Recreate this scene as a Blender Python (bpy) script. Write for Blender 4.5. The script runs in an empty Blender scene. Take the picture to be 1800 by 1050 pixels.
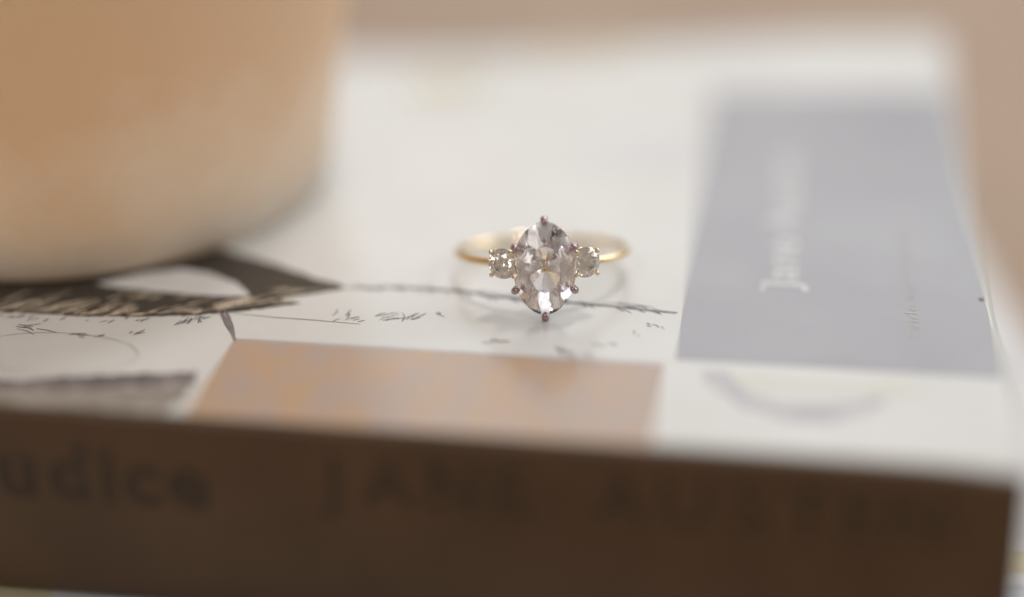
import bpy, bmesh, math, random
from mathutils import Vector, Matrix
from mathutils.geometry import tessellate_polygon
R = math.radians
random.seed(7)
S = 0.1                                   # millimetres -> scene units (1 unit = 1 cm)
sc = bpy.context.scene
col = sc.collection

# ---------------------------------------------------------------- camera
cd = bpy.data.cameras.new("camera"); cam = bpy.data.objects.new("camera", cd); col.objects.link(cam)
cam.location = (-0.338, -16.074, 8.093)
cam.rotation_euler = (Matrix.Rotation(R(64), 4, 'X') @ Matrix.Rotation(R(-1.0), 4, 'Z')).to_euler()
cd.sensor_width = 36; cd.lens = 60
cd.clip_start = 0.1; cd.clip_end = 1000
cd.dof.use_dof = True
cd.dof.focus_distance = 17.96
cd.dof.aperture_fstop = 0.025             # 60 mm lens in a scene counted in centimetres: about f/2.5
cd.dof.aperture_blades = 0
sc.camera = cam

# ---------------------------------------------------------------- light (indoors: one big window behind, dim warm room, added front fill)
w = bpy.data.worlds.new("World"); sc.world = w; w.use_nodes = True
bg = w.node_tree.nodes["Background"]
bg.inputs[0].default_value = (1.0, 0.88, 0.78, 1); bg.inputs[1].default_value = 0.34

def area(name, loc, target, sx, sy, power, color):
    l = bpy.data.lights.new(name, 'AREA'); l.shape = 'RECTANGLE'; l.size = sx; l.size_y = sy
    l.energy = power; l.color = color
    o = bpy.data.objects.new(name, l); col.objects.link(o); o.location = loc
    o.rotation_euler = (Vector(target) - Vector(loc)).to_track_quat('-Z', 'Y').to_euler()
    return o
area("window_light", (22, 74, 48), (0, 0, 0), 90, 70, 30000, (0.93, 0.97, 1.0))
area("ceiling_light", (20, 46, 95), (0, 5, 0), 18, 18, 32000, (1.0, 0.975, 0.94))
area("side_window_light", (95, 22, 55), (0, 5, 0), 70, 70, 56000, (0.92, 0.965, 1.0))
area("front_fill", (-45, -75, 80), (0, 0, 0), 40, 34, 27000, (1.0, 0.93, 0.87))  # added fill high in front, no such lamp in the room; brightens the stones

sc.view_settings.view_transform = 'Standard'; sc.view_settings.look = 'None'
sc.view_settings.exposure = -0.24; sc.view_settings.gamma = 1
sc.cycles.max_bounces = 16; sc.cycles.transmission_bounces = 14; sc.cycles.glossy_bounces = 8
sc.cycles.caustics_refractive = True; sc.cycles.caustics_reflective = True
sc.cycles.sample_clamp_indirect = 6
sc.cycles.use_denoising = True

# ---------------------------------------------------------------- materials
def mat(name):
    m = bpy.data.materials.new(name); m.use_nodes = True
    nt = m.node_tree; return m, nt, nt.nodes["Principled BSDF"]

def setp(b, **k):
    for n, v in k.items():
        n = n.replace('_', ' ')
        for key in (n, n.title(), n.capitalize()):
            if key in b.inputs: b.inputs[key].default_value = v; break
        else: raise KeyError(n)

def noise_mix(nt, b, c1, c2, scale, detail=4, lo=0.35, hi=0.65, vec=None, socket='Base Color'):
    tc = nt.nodes.new('ShaderNodeTexCoord'); mp = nt.nodes.new('ShaderNodeMapping')
    if vec: mp.inputs['Scale'].default_value = vec
    nz = nt.nodes.new('ShaderNodeTexNoise'); nz.inputs['Scale'].default_value = scale; nz.inputs['Detail'].default_value = detail
    rp = nt.nodes.new('ShaderNodeValToRGB')
    rp.color_ramp.elements[0].position = lo; rp.color_ramp.elements[1].position = hi
    rp.color_ramp.elements[0].color = (*c1, 1); rp.color_ramp.elements[1].color = (*c2, 1)
    nt.links.new(tc.outputs['Object'], mp.inputs[0]); nt.links.new(mp.outputs[0], nz.inputs['Vector'])
    nt.links.new(nz.outputs['Fac'], rp.inputs[0]); nt.links.new(rp.outputs[0], b.inputs[socket])
    return rp

def fine_bump(nt, b, scale, strength, dist=0.004):
    tc = nt.nodes.new('ShaderNodeTexCoord'); nz = nt.nodes.new('ShaderNodeTexNoise')
    nz.inputs['Scale'].default_value = scale; nz.inputs['Detail'].default_value = 3
    bp = nt.nodes.new('ShaderNodeBump'); bp.inputs['Strength'].default_value = strength; bp.inputs['Distance'].default_value = dist
    nt.links.new(tc.outputs['Object'], nz.inputs['Vector']); nt.links.new(nz.outputs['Fac'], bp.inputs['Height'])
    nt.links.new(bp.outputs[0], b.inputs['Normal'])

ROUGH = 0.23
def paper(name, c1, c2, scale=1.2, rough=ROUGH, vec=None, lo=.35, hi=.65, bump=0.12):
    m, nt, b = mat(name); setp(b, Roughness=rough, Specular_IOR_Level=0.5)
    noise_mix(nt, b, c1, c2, scale, 5, lo, hi, vec)
    if bump: fine_bump(nt, b, 9, bump)
    return m

M = {}
M['cover'] = paper('cover_white', (.70, .70, .675), (.76, .76, .745), .5)
M['grey'] = paper('grey_print', (.365, .365, .395), (.405, .405, .435), .6)
M['letter'] = paper('white_print', (.64, .64, .64), (.70, .70, .70), 3)
M['leafwhite'] = paper('white_ink', (.74, .74, .73), (.79, .79, .78), 3)
M['redprint'] = paper('pale_red_print', (.47, .43, .42), (.50, .46, .44), 3)
m, nt, b = mat('black_ink'); setp(b, Roughness=ROUGH)               # printed black with a fine engraved line screen
tc = nt.nodes.new('ShaderNodeTexCoord'); wv = nt.nodes.new('ShaderNodeTexWave'); wv.inputs['Scale'].default_value = 9.5; wv.inputs['Distortion'].default_value = .6
rp = nt.nodes.new('ShaderNodeValToRGB'); rp.color_ramp.elements[0].position = .45; rp.color_ramp.elements[1].position = .9
rp.color_ramp.elements[0].color = (.02, .017, .015, 1); rp.color_ramp.elements[1].color = (.085, .072, .06, 1)
nt.links.new(tc.outputs['Object'], wv.inputs['Vector']); nt.links.new(wv.outputs['Fac'], rp.inputs[0]); nt.links.new(rp.outputs[0], b.inputs['Base Color'])
M['black'] = m
M['cream'] = paper('cream_ink', (.84, .70, .53), (.88, .77, .62), 8)
M['tan'] = paper('tan_print', (.54, .37, .25), (.48, .375, .32), 2.2, vec=(1, .6, 1), lo=.38, hi=.62)
M['purple'] = paper('purple_grey_ink', (.13, .115, .13), (.24, .215, .23), 3)
M['greyink'] = paper('grey_brown_ink', (.26, .23, .20), (.40, .37, .34), 3.5)
M['softgrey'] = paper('pale_grey_ink', (.42, .42, .45), (.58, .58, .60), 1.5)
M['softcream'] = paper('pale_cream_ink', (.70, .69, .60), (.72, .72, .68), 3)
M['spine'] = paper('brown_spine', (.094, .054, .027), (.115, .067, .033), .8, rough=.5, bump=.1)
M['spineink'] = paper('dark_spine_ink', (.048, .031, .018), (.060, .039, .024), 2, rough=.5)
M['pages'] = paper('page_paper', (.55, .48, .37), (.72, .66, .54), 3, rough=.8, vec=(.3, .3, 30))
M['whitepages'] = paper('white_page_paper', (.62, .60, .55), (.76, .74, .70), 3, rough=.8, vec=(.3, .3, 30))
M['lower'] = paper('lower_cover_white', (.66, .66, .68), (.76, .75, .74), .5)
M['blueink'] = paper('pale_blue_ink', (.45, .48, .58), (.60, .62, .68), 2)
M['yellowink'] = paper('pale_yellow_ink', (.64, .57, .38), (.70, .64, .48), 2)

m, nt, b = mat('table_wood'); setp(b, Roughness=.5)
noise_mix(nt, b, (.35, .23, .15), (.41, .28, .19), .35, 6, .3, .7, (1, .12, 1)); fine_bump(nt, b, 3, .15, .01)
M['table'] = m
def metal(name, c, rough):
    m, nt, b = mat(name); setp(b, Metallic=1, Roughness=rough)
    noise_mix(nt, b, tuple(x * .93 for x in c), c, 6); return m
M['gold'] = metal('yellow_gold', (.90, .70, .42), .17)
M['wgold'] = metal('pale_gold', (.46, .34, .36), .10)
M['setgold'] = metal('setting_gold', (.85, .72, .48), .16)
def gem(name, ior, c):
    m, nt, b = mat(name); setp(b, Base_Color=(*c, 1), Roughness=0.0, IOR=ior); b.inputs['Transmission Weight'].default_value = 1
    return m
M['gem'] = gem('clear_gem', 1.95, (1.0, .97, .985))
M['gem2'] = gem('champagne_gem', 2.4, (.97, .91, .84))

m, nt, b = mat('frosted_cup')
out = nt.nodes['Material Output']; setp(b, Roughness=.45)
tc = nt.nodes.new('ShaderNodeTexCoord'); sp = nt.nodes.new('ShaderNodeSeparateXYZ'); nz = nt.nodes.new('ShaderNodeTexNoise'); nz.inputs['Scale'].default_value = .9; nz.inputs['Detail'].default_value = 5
ad = nt.nodes.new('ShaderNodeMath'); ad.operation = 'ADD'; rp = nt.nodes.new('ShaderNodeValToRGB')     # frosted glass: creamy thick foot, candle glow painted tan on the wall above it
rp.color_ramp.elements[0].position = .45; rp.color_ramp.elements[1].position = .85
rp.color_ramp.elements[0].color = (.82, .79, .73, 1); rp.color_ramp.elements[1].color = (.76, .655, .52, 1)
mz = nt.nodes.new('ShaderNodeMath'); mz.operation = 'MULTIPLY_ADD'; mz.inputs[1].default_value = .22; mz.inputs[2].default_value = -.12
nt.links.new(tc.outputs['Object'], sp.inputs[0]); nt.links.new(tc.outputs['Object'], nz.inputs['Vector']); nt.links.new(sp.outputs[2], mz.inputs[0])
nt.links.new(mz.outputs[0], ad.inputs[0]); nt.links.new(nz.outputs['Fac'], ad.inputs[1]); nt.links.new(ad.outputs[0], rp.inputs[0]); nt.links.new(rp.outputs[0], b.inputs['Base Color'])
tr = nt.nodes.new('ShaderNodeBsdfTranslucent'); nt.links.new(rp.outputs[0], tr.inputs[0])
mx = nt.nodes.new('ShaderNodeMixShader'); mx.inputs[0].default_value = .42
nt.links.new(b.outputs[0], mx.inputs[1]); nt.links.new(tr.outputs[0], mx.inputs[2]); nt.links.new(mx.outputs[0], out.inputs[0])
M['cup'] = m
m, nt, b = mat('candle_wax'); setp(b, Roughness=.5, Subsurface_Weight=.5, Subsurface_Scale=.5)
noise_mix(nt, b, (.80, .68, .50), (.84, .73, .57), 1); M['wax'] = m
m, nt, b = mat('wick'); setp(b, Roughness=.9); noise_mix(nt, b, (.03, .025, .02), (.06, .05, .04), 20); M['wick'] = m
m, nt, b = mat('flame'); setp(b, Base_Color=(1, .5, .15, 1)); b.inputs['Emission Color'].default_value = (1, .55, .2, 1)
b.inputs['Emission Strength'].default_value = 12; M['flame'] = m

# ---------------------------------------------------------------- helpers
def link(name, me, material, parent=None, smooth=False, kind=None, label=None):
    o = bpy.data.objects.new(name, me); col.objects.link(o)
    if material: me.materials.clear(); me.materials.append(material)
    if smooth:
        for p in me.polygons: p.use_smooth = True
    if parent: o.parent = parent
    if kind: o['kind'] = kind
    if label: o['label'] = label
    return o
def mesh(name, vs, fs):
    me = bpy.data.meshes.new(name); me.from_pydata([tuple(v) for v in vs], [], fs); me.update()
    bm = bmesh.new(); bm.from_mesh(me); bmesh.ops.recalc_face_normals(bm, faces=bm.faces); bm.to_mesh(me); bm.free()
    return me
def empty(name, label, cat, loc, rot=(0, 0, 0), group=None):
    o = bpy.data.objects.new(name, None); col.objects.link(o); o.location = loc; o.rotation_euler = rot
    o.empty_display_size = .3; o['label'] = label; o['category'] = cat
    if group: o['group'] = group
    return o
def tube_geo(path, radii, seg=14, closed=False):
    path = [Vector(p) for p in path]; n = len(path)
    if not hasattr(radii, '__len__'): radii = [radii] * n
    vs, fs = [], []; ref = None
    for i, p in enumerate(path):
        a = path[(i - 1) % n] if (closed or i) else p; c = path[(i + 1) % n] if (closed or i < n - 1) else p
        t = (c - a).normalized()
        if ref is None:
            ref = Vector((0, 0, 1)) if abs(t.z) < .8 else Vector((1, 0, 0))
        nrm = (ref - t * ref.dot(t)).normalized(); ref = nrm; bi = t.cross(nrm)
        for k in range(seg):
            an = 2 * math.pi * k / seg
            vs.append(p + (nrm * math.cos(an) + bi * math.sin(an)) * radii[i])
    for i in range(n if closed else n - 1):
        j = (i + 1) % n
        for k in range(seg):
            l = (k + 1) % seg
            fs.append((i * seg + k, i * seg + l, j * seg + l, j * seg + k))
    if not closed:
        fs.append(tuple(range(seg))[::-1]); fs.append(tuple((n - 1) * seg + k for k in range(seg)))
    return vs, fs
def join_geo(parts):
    vs, fs = [], []
    for v, f in parts:
        o = len(vs); vs += list(v); fs += [tuple(i + o for i in q) for q in f]
    return vs, fs
def lathe(profile, seg=96):
    vs, fs = [], []; n = len(profile)
    for k in range(seg):
        a = 2 * math.pi * k / seg
        for r, z in profile: vs.append((r * math.cos(a), r * math.sin(a), z))
    for k in range(seg):
        l = (k + 1) % seg
        for i in range(n - 1):
            fs.append((k * n + i, l * n + i, l * n + i + 1, k * n + i + 1))
    return vs, fs

# ---------------------------------------------------------------- the table top
ZT = -33.5
def box_geo(x0, x1, y0, y1, z0, z1):
    vs = [(x, y, z) for z in (z0, z1) for y in (y0, y1) for x in (x0, x1)]
    return vs, [(0, 1, 3, 2), (4, 6, 7, 5), (0, 4, 5, 1), (1, 5, 7, 3), (3, 7, 6, 2), (2, 6, 4, 0)]
tv, tf = box_geo(-60, 60, -40, 90, ZT * S - 3, ZT * S)
link('table', mesh('table', tv, tf), M['table'], kind='structure')

# ---------------------------------------------------------------- a paperback, built in its own frame: u along the spine, v in from the spine (mm)
def sst(a, b, x):
    t = min(1, max(0, (x - a) / (b - a))); return t * t * (3 - 2 * t)
V0, V1, U0, U1, TH = -25.2, 87.5, -131.5, 46.8, 22.1
def lift(u, v):                       # the worn cover rises towards its far corner and is bent down at the near one
    z = 6.0 * sst(25, 95, v) ** 1.3 * sst(-45, 48, u)
    d2 = ((u - U1 - .5) / 6.5) ** 2 + ((v - V0) / 5.0) ** 2
    z -= .6 * math.exp(-d2)
    return z
def grid_slab(us, vs_, top, bot):
    vs, fs = [], []; nu, nv = len(us), len(vs_)
    for f in (top, bot):
        for v in vs_:
            for u in us: vs.append((u * S, v * S, f(u, v) * S))
    N = nu * nv
    for j in range(nv - 1):
        for i in range(nu - 1):
            a = j * nu + i; q = (a, a + 1, a + nu + 1, a + nu); fs.append(q); fs.append(tuple(N + k for k in q[::-1]))
    rim = [i for i in range(nu)] + [j * nu + nu - 1 for j in range(1, nv)] + [(nv - 1) * nu + i for i in range(nu - 2, -1, -1)] + [j * nu for j in range(nv - 2, 0, -1)]
    for k in range(len(rim)):
        a, c = rim[k], rim[(k + 1) % len(rim)]; fs.append((a, N + a, N + c, c))
    return vs, fs
def lin(a, b, n): return [a + (b - a) * i / (n - 1) for i in range(n)]

book = empty('paperback_book', 'worn white paperback novel with brown spine, grey panel and tan picture, under the ring', 'book', (0, 0, 0), (0, 0, R(-9.2)))
us = lin(U0, 30, 34) + lin(31.5, U1, 14); vs_ = lin(V0 + .9, -18, 8) + lin(-15, V1, 36)
cv = mesh('front_cover', *grid_slab(us, vs_, lambda u, v: lift(u, v), lambda u, v: lift(u, v) - .3))
cover = link('front_cover', cv, M['cover'], book, smooth=False)
for p in cv.polygons: p.use_smooth = abs(p.normal.z) > .7
# spine: a thin wrapped sheet with rounded shoulders
def spine_pt(u, s):                   # s: 0 top shoulder .. 1 bottom shoulder
    pts = []
    return pts
prof = [(V0 + .88, 0.0), (V0 + .60, -.04), (V0 + .34, -.16), (V0 + .13, -.38), (V0 + .02, -.68), (V0, -1.1)]
prof += [(V0 - .35 * math.sin(math.pi * t), -1.1 - (TH - 3.8) * t) for t in lin(.08, .92, 12)]
prof += [(V0 + .02, -TH + 2.4), (V0 + .16, -TH + 1.7), (V0 + .5, -TH + .9), (V0 + 1.0, -TH + .35), (V0 + 1.7, -TH)]
def spine_z(u, v, z): return z + lift(u, V0 + .9) * sst(-6, 0, z)
vs2, fs2 = [], []; usp = lin(U0, 30, 30) + lin(31.5, U1, 14)
for layer in (0, .3):
    for u in usp:
        for (v, z) in prof:
            zz = z - layer * (1 if z > -.4 else 0) * .9
            if z < -TH + .4: zz = z + layer * .9
            vs2.append((u * S, (v + layer * (1 if z < -.03 and z > -TH + .03 else 0)) * S, spine_z(u, v, zz) * S))
n = len(prof); N = len(usp) * n
for i in range(len(usp) - 1):
    for k in range(n - 1):
        a = i * n + k; q = (a, a + 1, a + n + 1, a + n); fs2.append(q); fs2.append(tuple(N + x for x in q[::-1]))
for i in (0, len(usp) - 1):
    for k in range(n - 1):
        a = i * n + k; fs2.append((a, N + a, N + a + 1, a + 1))
spine = link('spine', mesh('spine', vs2, fs2), M['spine'], book, smooth=True)
pus = lin(U0 + .3, U1 - .4, 30); pvs = lin(V0 + 1.9, V1 - .6, 26)
link('page_block', mesh('page_block', *grid_slab(pus, pvs, lambda u, v: min(0, lift(u, v)) * .9 + max(0, lift(u, v)) * .55 - .45, lambda u, v: -TH + .35)), M['pages'], book)
bvs = lin(V0 + 1.72, V1, 4)
link('back_cover', mesh('back_cover', *grid_slab(lin(U0, U1, 4), bvs, lambda u, v: -TH + .3, lambda u, v: -TH)), M['cover'], book)

# ---- flat print on the cover: thin sheets that follow its surface
def decal(name, polys, material, layer=1, parent=cover, cuts=0, holes=False):
    bm = bmesh.new()
    for i, poly in enumerate(polys):
        v = [bm.verts.new((x, y, (i % 40) * .0004)) for x, y in poly]      # each stroke a hair above the last
        for t in tessellate_polygon([[Vector((x, y, 0)) for x, y in poly]]):
            try: bm.faces.new([v[i] for i in t])
            except ValueError: pass
    if cuts: bmesh.ops.subdivide_edges(bm, edges=bm.edges[:], cuts=cuts, use_grid_fill=True)
    for v in bm.verts:
        u_, v_ = v.co.x, v.co.y
        v.co = Vector((u_ * S, v_ * S, (lift(u_, v_) + .022 * layer + v.co.z) * S))
    bmesh.ops.recalc_face_normals(bm, faces=bm.faces)
    me = bpy.data.meshes.new(name); bm.to_mesh(me); bm.free()
    for p in me.polygons:
        if p.normal.z < 0: p.flip()
    return link(name, me, material, parent)
def sheet(name, c, nu, nv, material, layer=1):          # a quad laid out as a fine grid so that it bends with the cover
    (a, b_, c_, d) = [Vector(x) for x in c]; vs, fs = [], []
    for j in range(nv + 1):
        for i in range(nu + 1):
            s, t = i / nu, j / nv; p = (a * (1 - s) + b_ * s) * (1 - t) + (d * (1 - s) + c_ * s) * t
            vs.append((p.x * S, p.y * S, (lift(p.x, p.y) + .022 * layer) * S))
    for j in range(nv):
        for i in range(nu):
            q = j * (nu + 1) + i; fs.append((q, q + 1, q + nu + 2, q + nu + 1))
    me = bpy.data.meshes.new(name); me.from_pydata(vs, [], fs); me.update()
    return link(name, me, material, cover, smooth=True)
def stroke(pts, wd, taper=True, jit=0):
    pts = [Vector(p) for p in pts]
    if jit: pts = [p + Vector((random.uniform(-jit, jit), random.uniform(-jit, jit))) for p in pts]
    L_, R_ = [], []; n = len(pts)
    for i, p in enumerate(pts):
        t = (pts[min(i + 1, n - 1)] - pts[max(i - 1, 0)]); t = t.normalized() if t.length else Vector((1, 0))
        nn = Vector((-t.y, t.x)); k = wd * .5 * (1 if not taper else (.35 + .65 * math.sin(math.pi * (i + .35) / (n - .3))))
        L_.append(p + nn * k); R_.append(p - nn * k)
    return [(p.x, p.y) for p in L_ + R_[::-1]]
def roughen(poly, step=.5, amp=.12):
    out = []
    for i, p in enumerate(poly):
        a, b_ = Vector(p), Vector(poly[(i + 1) % len(poly)]); n = max(1, int((b_ - a).length / step))
        for k in range(n):
            q = a.lerp(b_, k / n); out.append((q.x + random.uniform(-amp, amp), q.y + random.uniform(-amp, amp)))
    return out

sheet('author_panel', [(14.3, -7.3), (46.15, -7.3), (46.15, 67.5), (14.3, 67.5)], 24, 48, M['grey'])
sheet('tan_picture', [(-31.3, -24.4), (13.2, -24.4), (13.2, -8.6), (-31.3, -8.6)], 16, 8, M['tan'])
# dark engraving at the left
dark = [(-70, -6.2), (-58.4, -5.4), (-54.5, -5.3), (-48.8, -5.3), (-42.1, -4.5), (-36.7, -3.4), (-32.7, -2.1), (-29.9, -.9), (-26.6, .6), (-29.0, 1.3), (-27.7, 2.3), (-25.4, 3.3), (-22.6, 4.9), (-24.1, 6.1), (-26.2, 6.6), (-28.6, 8.1), (-33.2, 10.6), (-37.1, 12.3), (-39.9, 13.6), (-43, 15), (-50, 16), (-60, 15), (-70, 10)]
leaf = [(-50.6, 2.7), (-46.4, 5.9), (-42.4, 7.6), (-38.8, 6.8), (-35.1, 4.7), (-33.3, 2.8), (-32.6, 1.7), (-35.0, 1.3), (-38.9, 1.2), (-44.3, 1.7), (-48.4, 2.1)]
decal('engraving', [roughen(dark, .5, .10)], M['black'])
decal('white_leaf', [roughen(leaf, .5, .08)], M['leafwhite'], 2)
hl = []
def hatch(n, ufun, vfun, ang, ln, wd):
    for _ in range(n):
        u = ufun(); v = vfun(u); a = R(ang + random.uniform(-7, 7)); l = ln * random.uniform(.5, 1.3)
        d = Vector((math.cos(a), math.sin(a))) * l
        hl.append(stroke([(u, v), (u + d.x * .33, v + d.y * .33), (u + d.x * .66, v + d.y * .66), (u + d.x, v + d.y)], wd * random.uniform(.6, 1.3), True, .05))
def spread(a, b_, n):
    k = iter(lin(a, b_, n)); return lambda: next(k) + random.uniform(-.06, .06)
low = lambda u: -5.6 + max(0, (u + 49)) * .19 + max(0, u + 37) * .12
hatch(54, spread(-60, -45.5, 54), lambda u: low(u) + abs(random.gauss(0, 1.5)), 47, 2.6, .17)
hatch(24, spread(-46, -37, 24), lambda u: low(u) + abs(random.gauss(0, .7)), 38, 1.6, .15)
hatch(9, lambda: random.uniform(-39, -33), lambda u: low(u) + random.uniform(1.6, 2.6), 34, 2.6, .15)
hatch(12, lambda: random.uniform(-36.5, -29.5), lambda u: low(u) + random.uniform(.6, 2.6), 36, 4.0, .16)
hatch(5, lambda: random.uniform(-31, -27), lambda u: random.uniform(2.6, 3.4), 24, 3.4, .18)
hatch(14, lambda: random.uniform(-48, -40), lambda u: random.uniform(-1.2, .6), 42, 1.6, .16)
decal('cream_hatching', hl, M['cream'], 2)['kind'] = 'stuff'
# ground line with grass tufts, twig and pencil marks
gl = [(-22.6, 5.1), (-17, 5.9), (-13.2, 5.9), (-8.7, 5.5), (-5.5, 4.9), (-2.3, 4.5), (2.1, 4.4), (7, 4), (13.7, 3.3)]
ink = [stroke([(u + random.uniform(-.1, .1), v + o) for u, v in gl[i:i + 4]], wd, True, .1) for i in range(0, 6) for o, wd in ((.12, .12), (-.08, .2), (-.25, .1))]
gi = lambda u: next((a[1] + (b_[1] - a[1]) * (u - a[0]) / (b_[0] - a[0]) for a, b_ in zip(gl, gl[1:]) if a[0] <= u <= b_[0]), 5)
for _ in range(110):
    u = random.uniform(-22, 13); v = gi(u) + random.uniform(-.5, .4); a = R(random.choice((-55, -40, -30, 150, 20)) + random.uniform(-12, 12)); l = random.uniform(.5, 1.7)
    ink.append(stroke([(u, v), (u + math.cos(a) * l * .5, v + math.sin(a) * l * .5), (u + math.cos(a) * l, v + math.sin(a) * l)], random.uniform(.07, .18), True, .05))
for k in range(5):
    u0 = random.uniform(-9, 9); ink.append(stroke([(u0, gi(u0) + random.uniform(.3, 1)), (u0 + 2, gi(u0 + 2) + random.uniform(.3, 1)), (u0 + 4, gi(u0 + 4) + random.uniform(.2, .8))], .16, True, .1))
decal('ground_line', ink, M['purple'])['kind'] = 'stuff'
ink = []
for off in (0, .35, -.3):
    ink.append(stroke([(-34.8 + off, -1.9), (-34.0 + off * .8, -3.3), (-32.8 + off * .5, -5.4), (-31.9, -7.1), (-31.1, -8.8)], .42, True, .12))
for (u, v, n, a0, l, spread) in [(-21, -2.6, 9, 60, 1.6, 2.6), (-17.2, -1.6, 9, 40, 1.8, 2.2), (-14.4, -2, 7, 75, 2.2, 1.0), (-11.7, .2, 5, -50, 1.2, .6), (-38, -5.8, 6, 60, 1.8, 1.2), (-42.5, -8.6, 4, 50, 1.3, 1.0), (-45.8, -9.6, 4, 30, .8, .6),
                              (-36, -4, 4, -80, 1.4, 1.5), (9, -1.6, 4, -40, .5, 2.5), (3.4, -6.6, 9, -35, 2.0, 2.6), (6.5, -4.6, 5, -35, 1.2, 2), (-48.2, -9.6, 5, 10, 1.6, 1.2), (-54, -8.6, 6, 5, 2.6, 2.0), (-5, -5.4, 4, 0, 2.2, 1.5), (11.5, .2, 5, -40, .7, 1.5)]:
    for _ in range(n):
        p = Vector((u + random.uniform(-spread, spread) * .6, v + random.uniform(-spread, spread) * .35)); a = R(a0 + random.uniform(-25, 25)); q = l * random.uniform(.4, 1)
        b1 = a + random.uniform(-.5, .5)
        ink.append(stroke([p, p + Vector((math.cos(a), math.sin(a))) * q * .5, p + Vector((math.cos(a), math.sin(a))) * q * .5 + Vector((math.cos(b1), math.sin(b1))) * q * .5], random.uniform(.10, .22), True))
for _ in range(26):
    u = random.uniform(-60, -35); v = low(u) + random.uniform(-.9, .1); a = R(random.uniform(30, 80)); l = random.uniform(.4, 1.1)
    ink.append(stroke([(u, v), (u - math.cos(a) * l * .5, v - math.sin(a) * l * .5), (u - math.cos(a) * l, v - math.sin(a) * l)], random.uniform(.12, .25)))
ink.append(stroke([(-34, -2.6), (-28, -3.0), (-24, -3.1), (-19, -3.4)], .12, True, .1))
ink.append(stroke([(-31.3, -8.4), (-20, -8.35), (-5, -8.4), (13.2, -8.35)], .1, False))
decal('pencil_marks', ink, M['purple'])['kind'] = 'stuff'
# blurred bits of the picture near the spine
decal('purple_band', [roughen([(-62, -20), (-49.7, -19.6), (-46, -18.4), (-41.1, -17.4), (-36.1, -16.4), (-32.9, -15.6), (-32.2, -18.3), (-37.4, -19.3), (-42.8, -20.5), (-47.9, -20.9), (-62, -21.6)], .8, .25)], M['purple'])  # purple-grey band printed in the picture
decal('worn_picture', [roughen([(-62, -21.6), (-47.9, -20.9), (-42.8, -20.5), (-37.4, -19.3), (-32.6, -18.4), (-32.2, -21.7), (-34, -24.2), (-62, -24.6)], .8, .25)], M['greyink'])
ov = [(-49 + 9 * math.cos(t), -13.6 + 4.4 * math.sin(t)) for t in lin(0, 2 * math.pi, 40)]
ov2 = [stroke(ov[i:i + 6], .22, True, .06) for i in range(0, 36, 5)]
decal('oval_outline', ov2, M['softgrey'])['kind'] = 'stuff'
arc = [(16.8, -9.1), (18.1, -12.4), (21, -15.7), (25.3, -17.7), (29.5, -17.7), (33.2, -15.6), (35.2, -12.6), (33.3, -13.1), (29.5, -14.9), (25.2, -15.2), (21.4, -13.4), (19.6, -9.3)]
decal('grey_crescent', [roughen(arc, .8, .2)], M['softgrey'])
decal('cream_patch', [roughen([(19.9, -9.9), (26.3, -9.5), (37.3, -9.3), (39.3, -10.9), (31.7, -12.8), (20.9, -12.4)], .8, .25)], M['softcream'])
decal('ink_speck', [[(45.75 + .30 * math.cos(t) * (1 + .2 * math.sin(3 * t)), 10.3 + .42 * math.sin(t)) for t in lin(0, 2 * math.pi * .93, 14)]], M['black'], 2)
decal('edge_wear', [stroke([(46.25, v) for v in lin(-8, 60, 40)], .22, False, .07)], M['softcream'], 2)
decal('yellow_stain', [roughen([(-24 + 6 * math.cos(t), 72 + 6 * math.sin(t)) for t in lin(0, 2 * math.pi * .95, 18)], 1.2, .5), roughen([(-14, 84), (2, 85), (3, 80), (-12, 79)], 1.2, .5)], M['yellowink'])
decal('pale_far_picture', [roughen([(-2, 44), (13, 43), (13.5, 52), (6, 55), (-3, 50)], 1.2, .5)], M['lower'])

# ---- lettering
def text_mesh(body, size_x, size_y, spacing=1.0, weight=0.0, shear=0.0):
    cu = bpy.data.curves.new('lettering', 'FONT'); cu.body = body; cu.size = 1; cu.space_character = spacing; cu.offset = weight; cu.shear = shear
    cu.resolution_u = 3
    o = bpy.data.objects.new('tmp', cu); col.objects.link(o)
    dg = bpy.context.evaluated_depsgraph_get(); me = bpy.data.meshes.new_from_object(o.evaluated_get(dg))
    bpy.data.objects.remove(o); bpy.data.curves.remove(cu)
    xs = [v.co.x for v in me.vertices]; ys = [v.co.y for v in me.vertices]
    x0, x1, y1 = min(xs), max(xs), max(ys)
    return me, x0, x1, y1
def cover_text(body, v0, v1, ubase, cap, material, weight=0.0):
    me, x0, x1, y1 = text_mesh(body, 1, 1, 1.0, weight); bpy.data.meshes.remove(me)
    k = (v1 - v0) / (x1 - x0); kc = cap / .73; full = x0
    for i, ch in enumerate(body):
        if ch == ' ': continue
        pre, a0, a1, _ = text_mesh(body[:i + 1], 1, 1, 1.0, weight); bpy.data.meshes.remove(pre)
        me, c0, c1, _ = text_mesh(ch, 1, 1, 1.0, weight)
        bm = bmesh.new(); bm.from_mesh(me)
        if cap > 2: bmesh.ops.subdivide_edges(bm, edges=[e for e in bm.edges if e.calc_length() > .3], cuts=1)
        for v in bm.verts:
            u_ = ubase - v.co.y * kc; v_ = v0 + (v.co.x - c1 + a1 - full) * k
            v.co = Vector((u_ * S, v_ * S, (lift(u_, v_) + .05) * S))
        bmesh.ops.triangulate(bm, faces=bm.faces[:]); bmesh.ops.recalc_face_normals(bm, faces=bm.faces); bm.to_mesh(me); bm.free()
        for p in me.polygons:
            if p.normal.z < 0: p.flip()
        me.name = 'letter'; link('letter', me, material, cover)
cover_text('Jane Austen', 10.0, 49, 26.2, 3.9, M['letter'], .012)
cover_text('Pride and Prejudice', .6, 30, 38.9, 1.5, M['redprint'], -.01)
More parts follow.
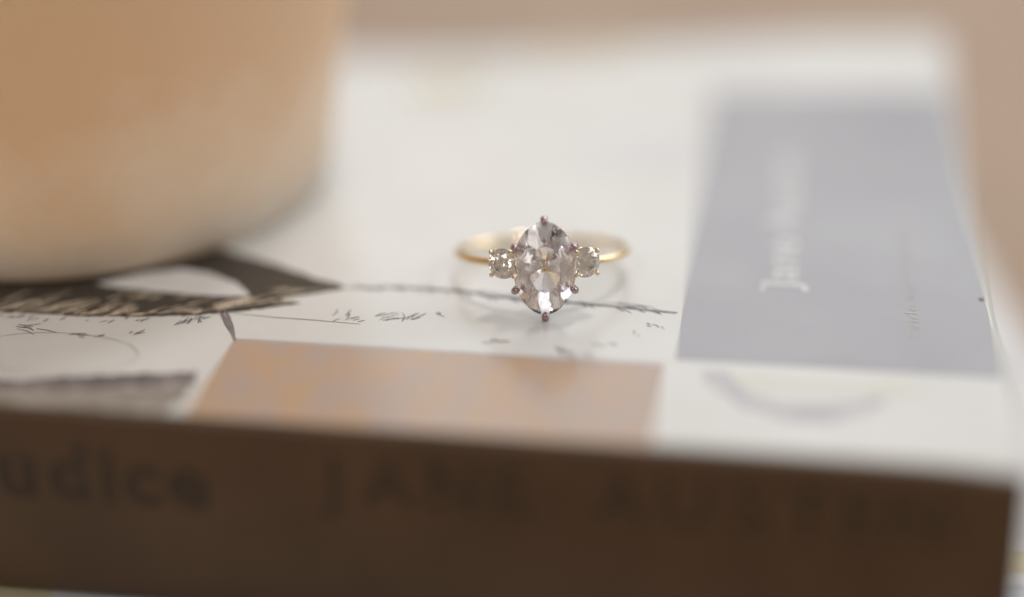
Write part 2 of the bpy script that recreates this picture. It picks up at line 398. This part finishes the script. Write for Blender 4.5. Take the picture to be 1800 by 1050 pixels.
# thin serif bar across the top of the J
decal('letter_serif', [stroke([(22.6, 9.6), (22.6, 11.6)], .35, False)], M['letter'], 2)

def spine_text(items, zc, cap, material, weight=0.02, wide=1.0):
    for ch, uc in items:
        me, x0, x1, y1 = text_mesh(ch, 1, 1, 1, weight); k = cap / .73
        for v in me.vertices:
            u_ = uc + (v.co.x - (x0 + x1) / 2) * k * wide; z_ = zc + v.co.y * k
            t = (-1.1 - z_) / (TH - 3.8); vv = V0 - .35 * math.sin(math.pi * min(1, max(0, t))) - .03
            v.co = Vector((u_ * S, vv * S, z_ * S))
        me.name = 'letter'; link('letter', me, material, spine)
spine_text(zip('JANEAUSTEN', (-17.2, -11.4, -5.2, .3, 10.6, 16.6, 22.6, 27.7, 32.3, 37.4)), -7.8, 5.3, M['spineink'], .02)
spine_text(list(zip('Pride', (-119, -114.5, -111.2, -108.2, -103.6))) + list(zip('and', (-95, -90, -84.8))) + list(zip('Prejudice', (-69.5, -64.3, -59.4, -53.8, -48.8, -43.4, -39.4, -36.0, -31.3))), -9.5, 6.4, M['spineink'], .03)

# ---------------------------------------------------------------- the book underneath
ZL = -TH - .7
lb = empty('large_book', 'larger white book lying flat beneath the paperback, its cover showing past the edges', 'book', (0, 0, 0), (0, 0, 0))
LX0, LX1, LY0, LY1, LT = -150, 64.2, -37, 98, ZL - ZT
def lslab(name, x0, x1, y0, y1, z0, z1, m_): return link(name, mesh(name, *box_geo(x0 * S, x1 * S, y0 * S, y1 * S, z0 * S, z1 * S)), m_, lb)
lc = lslab('front_cover', LX0, LX1, LY0, LY1, ZL - .6, ZL, M['lower'])
lslab('page_block', LX0 + 2, LX1 - 2, LY0 + 2, LY1 - 2, ZT + .75, ZL - .65, M['whitepages'])
lslab('back_cover', LX0, LX1, LY0, LY1, ZT + .1, ZT + .7, M['lower'])
lslab('spine', LX0 + .1, LX1 - .1, LY1 + .05, LY1 + .7, ZT + .1, ZL, M['lower'])
def lpatch(name, c, m_, layer=1):
    vs = [(x * S, y * S, (ZL + .03 * layer) * S) for x, y in c]
    me = bpy.data.meshes.new(name); me.from_pydata(vs, [], [tuple(t) for t in tessellate_polygon([[Vector(v) for v in vs]])]); me.update()
    for p in me.polygons:
        if p.normal.z < 0: p.flip()
    return link(name, me, m_, lc)
lpatch('yellow_print', roughen([(47, -15), (55, -15), (55, -11), (47, -11)], .8, .2), M['yellowink'])
lpatch('blue_print', roughen([(44, -28), (56, -27), (56, -17), (46, -17)], .8, .2), M['blueink'])
lpatch('yellow_print', roughen([(-60, -24), (-51.5, -24), (-51.5, -12), (-60, -12)], .8, .2), M['yellowink'])
lpatch('blue_print', roughen([(-50, -25), (-20, -25), (-20, -19), (-50, -18)], .8, .2), M['blueink'])

# the paperback stands a hair above it: gap added so shade darkens under its spine
# ---------------------------------------------------------------- candle in its cup
cx, cy = -58.3, 42.2
cup = empty('candle_cup', 'frosted cream votive cup with orange glow, standing on the paperback at the left', 'candle cup', (cx * S, cy * S, .08 * S))
op = [(0, 0), (30.2, 0), (31.3, .3), (31.9, 1.0), (32.4, 3.0), (33.0, 8), (34.0, 15), (35.4, 23), (36.4, 30), (37.3, 37), (37.8, 41.4), (37.5, 42.1)]
ip = [(36.9, 42.3), (36.1, 41.4), (35.4, 37), (34.5, 30), (33.4, 23), (32.0, 15), (30.6, 9.5), (30.0, 5.5), (29, 3.4), (27, 2.5), (0, 2.5)]
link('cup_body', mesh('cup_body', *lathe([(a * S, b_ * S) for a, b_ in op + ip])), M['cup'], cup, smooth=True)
candle = empty('candle', 'burning wax candle low inside the frosted cup', 'candle', (cx * S, cy * S, 3.0 * S))
link('wax', mesh('wax', *lathe([(a * S, b_ * S) for a, b_ in [(0, .1), (27.0, .1), (28.8, 1.0), (28.9, 1.6), (27, 1.4), (0, 1.3)]])), M['wax'], candle, smooth=True)
link('wick', mesh('wick', *tube_geo([(0, 0, .12), (.01, 0, .8), (.05, 0, 1.3)], [.06, .055, .04], 8)), M['wick'], candle, smooth=True)
link('flame', mesh('flame', *lathe([(0, 1.1), (.18, 1.25), (.3, 1.55), (.26, 1.95), (.13, 2.5), (0, 3.1)], 20)), M['flame'], candle, smooth=True)
pl = bpy.data.lights.new('candle_light', 'POINT'); pl.energy = 400; pl.color = (1, .64, .30); pl.shadow_soft_size = .5
po = bpy.data.objects.new('candle_light', pl); col.objects.link(po); po.location = (cx * S, cy * S, 3.3)

# ---------------------------------------------------------------- the ring (mm in its own frame: x right, -y the way the stone faces, z up the stone)
TILT = R(14.6)
ring = empty('engagement_ring', 'yellow gold ring with clear oval centre stone between two small round stones', 'ring', (.01, 5.5 * math.sin(TILT) * S * 1.0, 5.5 * math.cos(TILT) * S), (-TILT, 0, 0))
def part(name, geo, material, parent, smooth=False, label=None):
    vs, fs = geo; return link(name, mesh(name, [Vector(v) * S for v in vs], fs), material, parent, smooth, label=label)
YC, RM, RX = 10.8, 8.3, 9.35
path, rad = [], []
NB = 120
for k in range(NB):
    a = 2 * math.pi * k / NB                # a=0 at the front
    path.append((RX * math.sin(a), YC - RM * math.cos(a), 0))
    rad.append(.45)
part('band', tube_geo(path, rad, 20, True), M['gold'], ring, True)

def brilliant(a, b_, crown, pav, table=.56, nf=8, pinch=0.0, girdle=.035, keel=0.0):
    """facetted stone: (x, z) outline, faces -y"""
    P = []
    def pt(r, k, h):
        an = 2 * math.pi * k / nf; x, z = r * math.cos(an) * a, r * math.sin(an) * b_
        x *= 1 - pinch * (r * abs(math.sin(an))) ** 2
        P.append(Vector((x, -h, z))); return len(P) - 1
    F = []; g = girdle * a; rs = .79; c = math.cos(math.pi / nf)
    hs = crown * (1 - (rs * c - table) / (1 - table))
    T = [pt(table, k, g + crown) for k in range(nf)]
    Sx = [pt(rs, k + .5, g + hs) for k in range(nf)]
    G = [pt(1, k, g) for k in range(nf)]; H = [pt(1, k + .5, g) for k in range(nf)]
    GQ = [pt(1, k + .25, g) for k in range(nf)]; HQ = [pt(1, k + .75, g) for k in range(nf)]
    G2 = [pt(1, k, -g) for k in range(nf)]; H2 = [pt(1, k + .5, -g) for k in range(nf)]
    GQ2 = [pt(1, k + .25, -g) for k in range(nf)]; HQ2 = [pt(1, k + .75, -g) for k in range(nf)]
    rl = .30; L = [pt(rl, k + .5, -g - pav * (1 - rl * c)) for k in range(nf)]
    C = pt(0, 0, -g - pav)
    F.append(tuple(T))
    for k in range(nf):
        l = (k + 1) % nf; m_ = (k - 1) % nf
        F.append((T[k], T[l], Sx[k])); F.append((T[k], Sx[k], G[k])); F.append((T[k], G[k], Sx[m_]))
        F.append((Sx[k], H[k], GQ[k])); F.append((Sx[k], GQ[k], G[k])); F.append((Sx[k], G[l], HQ[k])); F.append((Sx[k], HQ[k], H[k]))
        for (p, q, p2, q2) in ((G[k], GQ[k], G2[k], GQ2[k]), (GQ[k], H[k], GQ2[k], H2[k]), (H[k], HQ[k], H2[k], HQ2[k]), (HQ[k], G[l], HQ2[k], G2[l])): F.append((p, q, q2, p2))
        F.append((C, L[m_], G2[k])); F.append((C, G2[k], L[k]))
        F.append((L[k], G2[k], GQ2[k])); F.append((L[k], GQ2[k], H2[k])); F.append((L[k], H2[k], HQ2[k])); F.append((L[k], HQ2[k], G2[l]))
    return P, F
A_, B_ = 3.3, 4.95
stone = part('oval_stone', brilliant(A_, B_, 1.0, 2.15, .50, 12, .02), M['gem'], ring)
stone.location.y = 0
def prong_path(dx, dz, claw=.55):
    # from the base of the setting, out past the girdle and over the stone's edge; (dx, dz) is the point on the outline
    d = Vector((dx, 0, dz)); n_ = d.normalized()
    return [Vector((dx * .42, 3.1, dz * .42)), Vector((dx * .78, 1.3, dz * .78)), d + n_ * .22 + Vector((0, .2, 0)), d + n_ * .26 + Vector((0, -.35, 0)), d + n_ * .05 + Vector((0, -.72, 0)), d - n_ * claw * .6 + Vector((0, -.80, 0))]
setting = part('center_setting'.replace('center', 'oval'), join_geo([
    tube_geo([(A_ * .72 * math.cos(t), 1.45, B_ * .72 * math.sin(t)) for t in lin(0, 2 * math.pi * 47 / 48, 48)], .22, 10, True)]), M['wgold'], ring, True)
for ang in (90, 26, 154, 206, 334, 270):
    t = R(ang); dx, dz = A_ * math.cos(t), B_ * math.sin(t); dx *= 1 - .02 * math.sin(t) ** 2
    part('prong', tube_geo(prong_path(dx, dz), [.26, .29, .36, .41, .36, .20], 14), M['wgold'], setting, True)
for sx in (-1, 1):
    h = bpy.data.objects.new('side_setting', None)
    r_ = 1.64
    piv = Matrix.Translation(Vector((sx * 4.35, 1.15, .35)) ) @ Matrix.Rotation(R(22 * sx), 4, 'Z')
    def tf(geo): return [piv @ Vector(v) for v in geo[0]], geo[1]
    st = part('side_setting', tf(join_geo([tube_geo([(r_ * .8 * math.cos(t), .8, r_ * .8 * math.sin(t)) for t in lin(0, 2 * math.pi * 31 / 32, 32)], .17, 8, True),
                                        tube_geo([(r_ * .5 * math.cos(t), 1.6, r_ * .5 * math.sin(t)) for t in lin(0, 2 * math.pi * 31 / 32, 32)], .2, 8, True)])), M['setgold'], ring, True)
    bpy.data.objects.remove(h)
    part('side_stone', tf(brilliant(r_, r_, .5, 1.4, .56)), M['gem2'], ring, label=('small round stone left of the oval stone' if sx < 0 else 'small round stone right of the oval stone'))
    for ang in (45, 135, 225, 315):
        t = R(ang); d = Vector((r_ * math.cos(t), 0, r_ * math.sin(t))); n_ = d.normalized()
        pp = [d * .5 + Vector((0, 1.6, 0)), d * .85 + Vector((0, .7, 0)), d + n_ * .12 + Vector((0, .1, 0)), d + n_ * .15 + Vector((0, -.25, 0)), d + n_ * .02 + Vector((0, -.5, 0)), d - n_ * .2 + Vector((0, -.5, 0))]
        part('prong', tf(tube_geo(pp, [.15, .17, .2, .24, .23, .1], 10)), M['setgold'], st, True)
